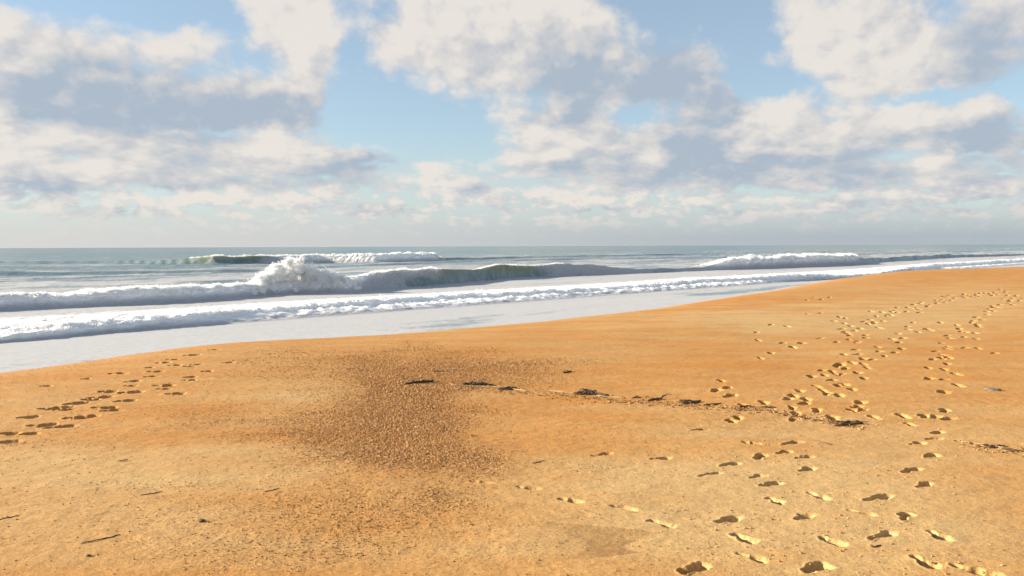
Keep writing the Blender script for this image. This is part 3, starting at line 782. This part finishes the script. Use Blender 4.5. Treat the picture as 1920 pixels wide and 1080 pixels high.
# the tall burst: columns of thrown water
def burst():
    prof_px = np.array([470, 485, 500, 520, 545, 565, 585, 605, 625, 645, 662, 675])
    prof_h = np.array([0.8, 1.7, 2.5, 3.4, 4.1, 3.9, 3.1, 2.6, 2.5, 2.0, 1.2, 0.3])
    q = INNER.q; xs, ys = to_xy(q[:, 0], q[:, 1]); pxs, _ = project(xs, ys, ys * 0)
    nl, per = 260, 900
    p = rng.uniform(470, 676, nl)
    u = rng.random(nl) ** 0.8
    h = np.interp(p, prof_px, prof_h) * (1 + 0.12 * perlin(p * 0.055, p * 0 + 1.2))
    R_ = rng.uniform(.16, .42, nl) * np.clip(h / 2.2, .5, 1.15)
    zl = 0.1 + (h - R_ * .8) * u
    sl = np.interp(p, pxs, q[:, 0]); ol = np.interp(sl, q[:, 0], q[:, 1]) + 1.1 + rng.normal(0, .8, nl) * (1.25 - .8 * u) - 0.5 * u
    k = np.repeat(np.arange(nl), per); n = len(k)
    v = rng.normal(0, 1, (n, 3)); v /= np.linalg.norm(v, axis=1, keepdims=True)
    rad_ = R_[k] * np.where(rng.random(n) < .8, rng.uniform(.75, 1.0, n), rng.uniform(.9, 1.75, n) ** 1.3)
    s = sl[k] + v[:, 0] * rad_ * 1.25; o = ol[k] + v[:, 1] * rad_; zc = zl[k] + v[:, 2] * rad_
    # drops thrown clear of the top
    m = 30000
    p = rng.uniform(485, 660, m); h2 = np.interp(p, prof_px, prof_h)
    s2 = np.interp(p, pxs, q[:, 0]); o2 = np.interp(s2, q[:, 0], q[:, 1]) + 1 + rng.normal(0, .6, m); z2 = h2 * (0.75 + 0.15 * np.abs(np.clip(rng.normal(0, 1, m), -2, 2)) * (0.6 + 0.6 * perlin(p * .12, p * 0)))
    s = np.concatenate([s, s2]); o = np.concatenate([o, o2]); zc = np.concatenate([zc, z2])
    x, y = to_xy(s, o)
    r = np.concatenate([0.012 + 0.035 * rng.random(n) ** 2, 0.006 + 0.02 * rng.random(m) ** 3])
    keep = zc > 0
    return np.stack([x, y, zc], -1)[keep], r[keep]
put(2, [burst(), crest_spray(INNER, 488, 668, 30000, .5, 1.0, .015, .06)])

# ------------------------------------------------------------------ gravel and crumbs (geometry-node instances)
def instance_group(name, mat, sub=1):
    ng = bpy.data.node_groups.new(name, 'GeometryNodeTree')
    ng.interface.new_socket("Geometry", in_out='INPUT', socket_type='NodeSocketGeometry')
    ng.interface.new_socket("Geometry", in_out='OUTPUT', socket_type='NodeSocketGeometry')
    i = ng.nodes.new('NodeGroupInput'); o = ng.nodes.new('NodeGroupOutput')
    ip = ng.nodes.new('GeometryNodeInstanceOnPoints'); ico = ng.nodes.new('GeometryNodeMeshIcoSphere')
    ico.inputs['Radius'].default_value = 1.0; ico.inputs['Subdivisions'].default_value = sub
    sm = ng.nodes.new('GeometryNodeSetMaterial'); sm.inputs['Material'].default_value = mat
    def na(nm):
        n = ng.nodes.new('GeometryNodeInputNamedAttribute'); n.data_type = 'FLOAT_VECTOR'; n.inputs[0].default_value = nm
        return n.outputs[0]
    e2r = ng.nodes.new('FunctionNodeEulerToRotation')
    ng.links.new(na('rot'), e2r.inputs[0])
    ng.links.new(i.outputs[0], ip.inputs['Points']); ng.links.new(ico.outputs[0], sm.inputs[0]); ng.links.new(sm.outputs[0], ip.inputs['Instance'])
    ng.links.new(e2r.outputs[0], ip.inputs['Rotation']); ng.links.new(na('size'), ip.inputs['Scale'])
    ng.links.new(ip.outputs[0], o.inputs[0])
    return ng
def scatter(name, pts, size, tint, mat):
    n = len(pts)
    me = bpy.data.meshes.new(name); me.vertices.add(n); me.vertices.foreach_set('co', np.asarray(pts, np.float32).ravel())
    for nm, v in (('rot', rng.uniform(0, 6.283, (n, 3)) * np.array([.12, .12, 1])), ('size', size)):
        at = me.attributes.new(nm, 'FLOAT_VECTOR', 'POINT'); at.data.foreach_set('vector', np.asarray(v, np.float32).ravel())
    at = me.attributes.new('tint', 'FLOAT', 'POINT'); at.data.foreach_set('value', np.asarray(tint, np.float32))
    me.materials.append(mat)
    ob = bpy.data.objects.new(name, me); COL.objects.link(ob)
    md = ob.modifiers.new("scatter", 'NODES'); md.node_group = instance_group(name, mat)
    ob['kind'] = 'stuff'
    return ob

# candidate places: faces of the fine beach grid, chosen by area and coarseness
ni, nj = len(th), len(r_)
Xg, Yg, Zg, Cg = (v.reshape(ni, nj) for v in (X, Y, Z, coarse))
i0 = 24 + 40; i1 = i0 + len(th_f) - 1
j1 = int(np.searchsorted(r_, 30))
area = np.abs((Xg[i0 + 1:i1 + 1, :j1] - Xg[i0:i1, :j1]) * (Yg[i0:i1, 1:j1 + 1] - Yg[i0:i1, :j1]))
def pick(weight, n):
    w = (area * weight).ravel(); c = np.cumsum(w); k = np.searchsorted(c, rng.random(n) * c[-1])
    a, b = np.unravel_index(k, area.shape); a = a + i0
    u, v = rng.random(n), rng.random(n)
    def lerp(G): return (G[a, b] * (1 - u) + G[a + 1, b] * u) * (1 - v) + (G[a, b + 1] * (1 - u) + G[a + 1, b + 1] * u) * v
    return np.stack([lerp(Xg), lerp(Yg), lerp(Zg)], -1), Cg[a, b]
cg = Cg[i0:i1, :j1]
pts, cc_ = pick(np.where(cg > .08, cg ** 1.5, 0), 150000)
rad = (0.0026 + 0.0070 * rng.random(len(pts)) ** 3.0) * (0.7 + 0.6 * cc_) * np.clip(pts[:, 1] / 9, .75, 1.3)
size = np.stack([rad * rng.uniform(.8, 1.4, len(pts)), rad * rng.uniform(.8, 1.4, len(pts)), rad * rng.uniform(.45, .9, len(pts))], -1)
pts[:, 2] += rad * .25
gravel = scatter("gravel", pts, size, 0.16 + 0.84 * rng.random(len(pts)) ** 0.6, M_pebble)
tag(gravel, "coarse brown gravel and broken shell strewn over the sand", None, None, 'stuff')
# sparse grit everywhere close by, and crumbs round the prints
pts, cc_ = pick(np.where(Yg[i0:i1, :j1] < 16, np.where(Xg[i0:i1, :j1] > 1.2, 0.05, 0.25) + cg * 1.5, 0), 40000)
rad = (0.0018 + 0.0042 * rng.random(len(pts)) ** 4)
p2 = []
for (x, y, c) in CRUMBS:
    k = int(34 * c)
    if k < 4 or y > 9: continue
    a = rng.uniform(0, 6.283, k); d = 0.13 + np.abs(rng.normal(0, .09, k))
    p2.append(np.stack([x + np.cos(a) * d * 1.3, y + np.sin(a) * d, np.zeros(k)], -1))
p2 = np.concatenate(p2)
p2[:, 2] = base_z(p2[:, 0], p2[:, 1]) + 0.002
r2 = 0.0022 + 0.007 * rng.random(len(p2)) ** 3
pts[:, 2] += rad * .3
allp = np.concatenate([pts, p2]); rr = np.concatenate([rad, r2])
size = np.stack([rr * rng.uniform(.8, 1.4, len(rr)), rr * rng.uniform(.8, 1.4, len(rr)), rr * .75], -1)
tint = np.concatenate([.15 + rng.random(len(pts)) * .75, rng.uniform(.62, .95, len(p2))])
grit = scatter("sand_crumbs", allp, size, tint, M_pebble)
tag(grit, "loose grit and sand crumbs round the footprints", None, None, 'stuff')

# ------------------------------------------------------------------ wrack: sticks, reeds, seaweed
def tube(path, radii, sides=7, seed=0):
    rr = random.Random(seed)
    path = [Vector(p) for p in path]; vs, fs = [], []
    for i, p in enumerate(path):
        d = (path[min(i + 1, len(path) - 1)] - path[max(i - 1, 0)]).normalized()
        a = d.cross(Vector((0, 0, 1)));
        if a.length < 1e-4: a = Vector((1, 0, 0))
        a.normalize(); b = d.cross(a)
        for k in range(sides):
            t = 2 * math.pi * k / sides; r = radii[i] * rr.uniform(.82, 1.15)
            vs.append(p + a * math.cos(t) * r + b * math.sin(t) * r)
    n = len(path)
    for i in range(n - 1):
        for k in range(sides):
            k2 = (k + 1) % sides
            fs.append((i * sides + k, i * sides + k2, (i + 1) * sides + k2, (i + 1) * sides + k))
    fs.append(tuple(range(sides))[::-1]); fs.append(tuple((n - 1) * sides + k for k in range(sides)))
    return vs, fs
def to_obj(name, pieces, mat, parent=None, smooth=True, loc=None):
    vs, fs = [], []
    for v, f in pieces:
        b = len(vs); vs += v; fs += [tuple(i + b for i in q) for q in f]
    me = bpy.data.meshes.new(name)
    o0 = Vector(loc) if loc is not None else Vector((0, 0, 0))
    me.from_pydata([tuple(v - o0) for v in vs], [], fs); me.update()
    if smooth: me.polygons.foreach_set('use_smooth', [True] * len(fs))
    me.materials.append(mat)
    o = bpy.data.objects.new(name, me); COL.objects.link(o); o.location = o0
    if parent: o.parent = parent; o.location = o0 - parent.location
    return o
def stick_path(px0, py0, px1, py1, n, wob, lift, seed):
    rr = random.Random(seed)
    x0, y0, z0 = on_sand(px0, py0); x1, y1, z1 = on_sand(px1, py1)
    L = math.hypot(x1 - x0, y1 - y0); pts_ = []
    nx, ny = -(y1 - y0) / max(L, .01), (x1 - x0) / max(L, .01)
    for i in range(n):
        t = i / (n - 1); w = rr.uniform(-1, 1) * wob * L * (0 if i in (0, n - 1) else 1)
        x, y = x0 + (x1 - x0) * t + nx * w, y0 + (y1 - y0) * t + ny * w
        z = float(base_z(np.array([x]), np.array([y]))[0]) + lift * (0.6 + 0.8 * rr.random())
        pts_.append((x, y, z))
    return pts_, L
STICKS = [  # px0, py0, px1, py1, radius, material, label, category
    (760, 721, 813, 716, .026, M_dark_wood, "thick dark stick on the gravel, left end of the wrack line", "stick"),
    (837, 692, 876, 693, .013, M_pale_reed, "straight pale reed lying above the dark stick on the gravel", "reed"),
    (826, 700, 846, 700, .010, M_pale_reed, "short pale reed beside a small dark weed clump", "reed"),
    (845, 722, 905, 726, .010, M_pale_reed, "thin pale stem running into the black seaweed clump on the gravel", "reed"),
    (903, 725, 946, 727, .013, M_pale_reed, "pale stem leaving the right side of the black seaweed clump", "reed"),
    (932, 731, 968, 727, .013, M_dark_wood, "dark crooked twig just right of the black seaweed clump", "stick"),
    (962, 730, 990, 735, .013, M_pale_reed, "short pale reed between two dark parts of the wrack line", "reed"),
    (1030, 732, 1078, 738, .008, M_pale_reed, "very thin pale stem in the bare gap of the wrack line", "reed"),
    (1088, 736, 1142, 743, .024, M_dark_wood, "dark knotty branch with a hump, middle of the wrack line", "stick"),
    (1118, 742, 1188, 748, .011, M_pale_reed, "long pale reed lying against the dark knotty branch", "reed"),
    (1215, 752, 1249, 748, .017, M_dark_wood, "dark bent twig with one raised end on smooth sand", "stick"),
    (1281, 757, 1314, 753, .018, M_dark_wood, "dark frayed stick past the bent twig", "stick"),
    (1318, 761, 1352, 757, .012, M_dark_wood, "slender dark twig near the right end of the wrack line", "stick"),
    (1056, 700, 1072, 697, .016, M_dark_wood, "small dark stick alone on sand above the wrack line", "stick"),
    (152, 1020, 226, 1003, .006, M_dark_wood, "thin dark twig on pale sand in the lower left corner", "stick"),
    (-6, 976, 34, 967, .005, M_dark_wood, "thin twig cut by the left picture edge", "stick"),
    (262, 929, 304, 922, .005, M_dark_wood, "small dark splinter on pale sand above the thin twig", "stick"),
    (496, 923, 524, 916, .005, M_dark_wood, "small splinter beside the lower gravel patch", "stick"),
    (998, 869, 1022, 864, .005, M_dark_wood, "tiny twig on smooth sand right of the gravel patch", "stick"),
    (1802, 829, 1850, 834, .010, M_pale_reed, "pale reed at the start of the debris line by the right edge", "reed"),
    (1846, 835, 1884, 840, .011, M_pale_reed, "middle pale reed of the debris line by the right edge", "reed"),
    (1878, 842, 1918, 847, .012, M_dark_wood, "dark stick ending the debris line at the right edge", "stick"),
    (1566, 799, 1618, 795, .015, M_dark_wood, "dark stick among scraps beside the right footprint trail", "stick"),
    (1536, 829, 1560, 834, .007, M_dark_wood, "fine dark twig below the scraps beside the footprint trail", "stick"),
    (1634, 1027, 1652, 1023, .006, M_dark_wood, "short dark twig just below a deep footprint", "stick"),
]
for i, (a, b, c, d, r, m, lab, cat) in enumerate(STICKS):
    pts_, L = stick_path(a, b, c, d, 9, 0.03 if m is M_pale_reed else 0.045, r * 0.55, i)
    if "hump" in lab:
        pts_[2] = (pts_[2][0], pts_[2][1], pts_[2][2] + .03); pts_[1] = (pts_[1][0], pts_[1][1], pts_[1][2] + .02); pts_[3] = (pts_[3][0], pts_[3][1], pts_[3][2] + .015)
    if "raised end" in lab:
        pts_[0] = (pts_[0][0], pts_[0][1], pts_[0][2] + .0); pts_[-1] = (pts_[-1][0], pts_[-1][1], pts_[-1][2] + .035); pts_[-2] = (pts_[-2][0], pts_[-2][1], pts_[-2][2] + .03)
    rad_ = [r * ((0.40 if m is M_pale_reed else 0.62) if r > .0065 else .5) * (0.55 + 0.6 * math.sin(math.pi * (0.15 + 0.75 * k / 8))) for k in range(9)]
    o = to_obj("driftwood_stick" if cat == "stick" else "dry_reed", [tube(pts_, rad_, 7, i)], m, loc=pts_[4])
    tag(o, lab, cat, "sticks and reeds of the wrack line")
    if m is M_dark_wood and r > .012:                      # side twigs
        rr = random.Random(i + 50)
        for k in range(3):
            p = Vector(pts_[rr.randint(1, 7)]); q = p + Vector((rr.uniform(-.10, .10), rr.uniform(-.06, .06), rr.uniform(.0, .025)))
            to_obj("twig", [tube([p, (p + q) / 2 + Vector((0, 0, .012)), q], [r * .35, r * .28, r * .15], 5, k)], m, o)
def weed(px, py, w, h, n, seed, label, mat=M_weed):
    """A tangle of dry strands."""
    rr = random.Random(seed); x, y, z = on_sand(px, py); pc = []
    for k in range(n):
        a = rr.gauss(0, .35) + (math.pi if rr.random() < .5 else 0); w_ = w * .56; L = w_ * rr.uniform(.2, .6)
        cx, cy = x + rr.gauss(0, w_ * .30), y + rr.gauss(0, w_ * .13)
        pth = []
        for t in np.linspace(-.5, .5, 5):
            xx, yy = cx + math.cos(a) * L * t + rr.gauss(0, w * .02), cy + math.sin(a) * L * t + rr.gauss(0, w * .02)
            zz_ = float(base_z(np.array([xx]), np.array([yy]))[0]) + 0.004 + h * .45 * max(0, 1 - 4 * t * t) * rr.uniform(.05, 1) ** 1.5
            pth.append((xx, yy, zz_))
        r = rr.uniform(.003, .007) * min(1.2, w / .3)
        if k % 4 == 3: r *= .5
        pc.append(tube(pth, [r * .6, r, r * 1.1, r, r * .5], 5, k))
    o = to_obj("seaweed_clump", pc, mat, loc=(x, y, z))
    return tag(o, label, "seaweed", "dry seaweed clumps of the wrack line")
WEEDS = [
    (822, 697, .20, .05, 14, "small dark weed clump at the end of the pale reed"),
    (893, 722, .42, .085, 40, "largest black seaweed clump, on the gravel in the wrack line"),
    (950, 730, .30, .045, 20, "flat dark weed tangle right of the largest black clump"),
    (1096, 739, .34, .075, 30, "humped dark weed clump at the knotty branch"),
    (1196, 746, .22, .04, 14, "low dark weed tuft past the end of the long pale reed"),
    (1292, 755, .36, .05, 24, "dark weed clump around the frayed stick on smooth sand"),
    (1330, 759, .20, .03, 12, "thin weed tangle right of the frayed stick"),
    (1400, 763, .28, .035, 16, "scattered weed tuft near the left edge of the footprint trail"),
    (1440, 764, .22, .03, 12, "last weed tuft of the wrack line, among the footprints"),
    (1596, 793, .34, .045, 22, "dark weed scraps beside the right footprint trail"),
    (1862, 838, .30, .03, 14, "weed tangle among pale reeds by the right edge"),
    (232, 865, .12, .025, 8, "tiny weed tuft on pale sand at the left"),
    (888, 818, .10, .03, 8, "tiny dark tuft on the right rim of the gravel patch"),
]
for i, (a, b, w, h, n, lab) in enumerate(WEEDS): weed(a, b, w, h, n, 70 + i, lab)
# pebbles that can be picked out one by one
def stone(px, py, r, flat, seed, label, mat=M_stone):
    import bmesh
    x, y, z = on_sand(px, py); bm = bmesh.new(); bmesh.ops.create_icosphere(bm, subdivisions=3, radius=r)
    for v in bm.verts:
        k = 1 + 0.28 * float(fbm(np.array([v.co.x / r * 1.1 + seed]), np.array([v.co.y / r * 1.1 + v.co.z / r]), 3)[0])
        v.co *= k; v.co.z *= flat; v.co.x *= 1.35
    me = bpy.data.meshes.new("stone"); bm.to_mesh(me); bm.free(); me.materials.append(mat)
    me.polygons.foreach_set('use_smooth', [True] * len(me.polygons))
    o = bpy.data.objects.new("stone", me); COL.objects.link(o); o.location = (x, y, z + r * flat * .35)
    return tag(o, label, "stone", "single stones on the sand")
stone(1862, 732, .07, .32, 3, "grey half buried stone on bare sand by the right edge")
stone(378, 978, .016, .8, 5, "small dark pebble on pale sand at lower left", M_weed)
stone(166, 1043, .010, .8, 9, "tiny dark pebble below the thin twig in the lower left corner", M_weed)
# scraps along the wrack line
n = 900
t = rng.random(n) ** 0.8
wp = np.array([(760, 716), (890, 723), (1000, 733), (1095, 740), (1190, 747), (1290, 755), (1440, 766), (1560, 785), (1620, 796)], float)
pxl = np.interp(t * 860 + 760, wp[:, 0], wp[:, 0]); pyl = np.interp(pxl, wp[:, 0], wp[:, 1]) + rng.normal(1, 3.2, n)
tr_px = rng.uniform(1790, 1925, 80); pxl = np.concatenate([pxl, tr_px]); pyl = np.concatenate([pyl, 828 + (tr_px - 1790) * .15 + rng.normal(0, 4, 80)])
pts_ = np.array([ground(a, b) for a, b in zip(pxl, pyl)])
zz_ = base_z(pts_[:, 0], pts_[:, 1]) + .004
k = len(pts_)
sz = np.stack([.006 + .035 * rng.random(k) ** 2.5, rng.uniform(.003, .007, k), rng.uniform(.002, .006, k)], -1)
scr = scatter("wrack_scraps", np.column_stack([pts_, zz_]), sz, np.where(rng.random(k) < .7, rng.uniform(0, .15, k), rng.uniform(.85, 1, k)), M_pebble)
tag(scr, "small scraps of weed and wood strewn along the wrack line", None, None, 'stuff')
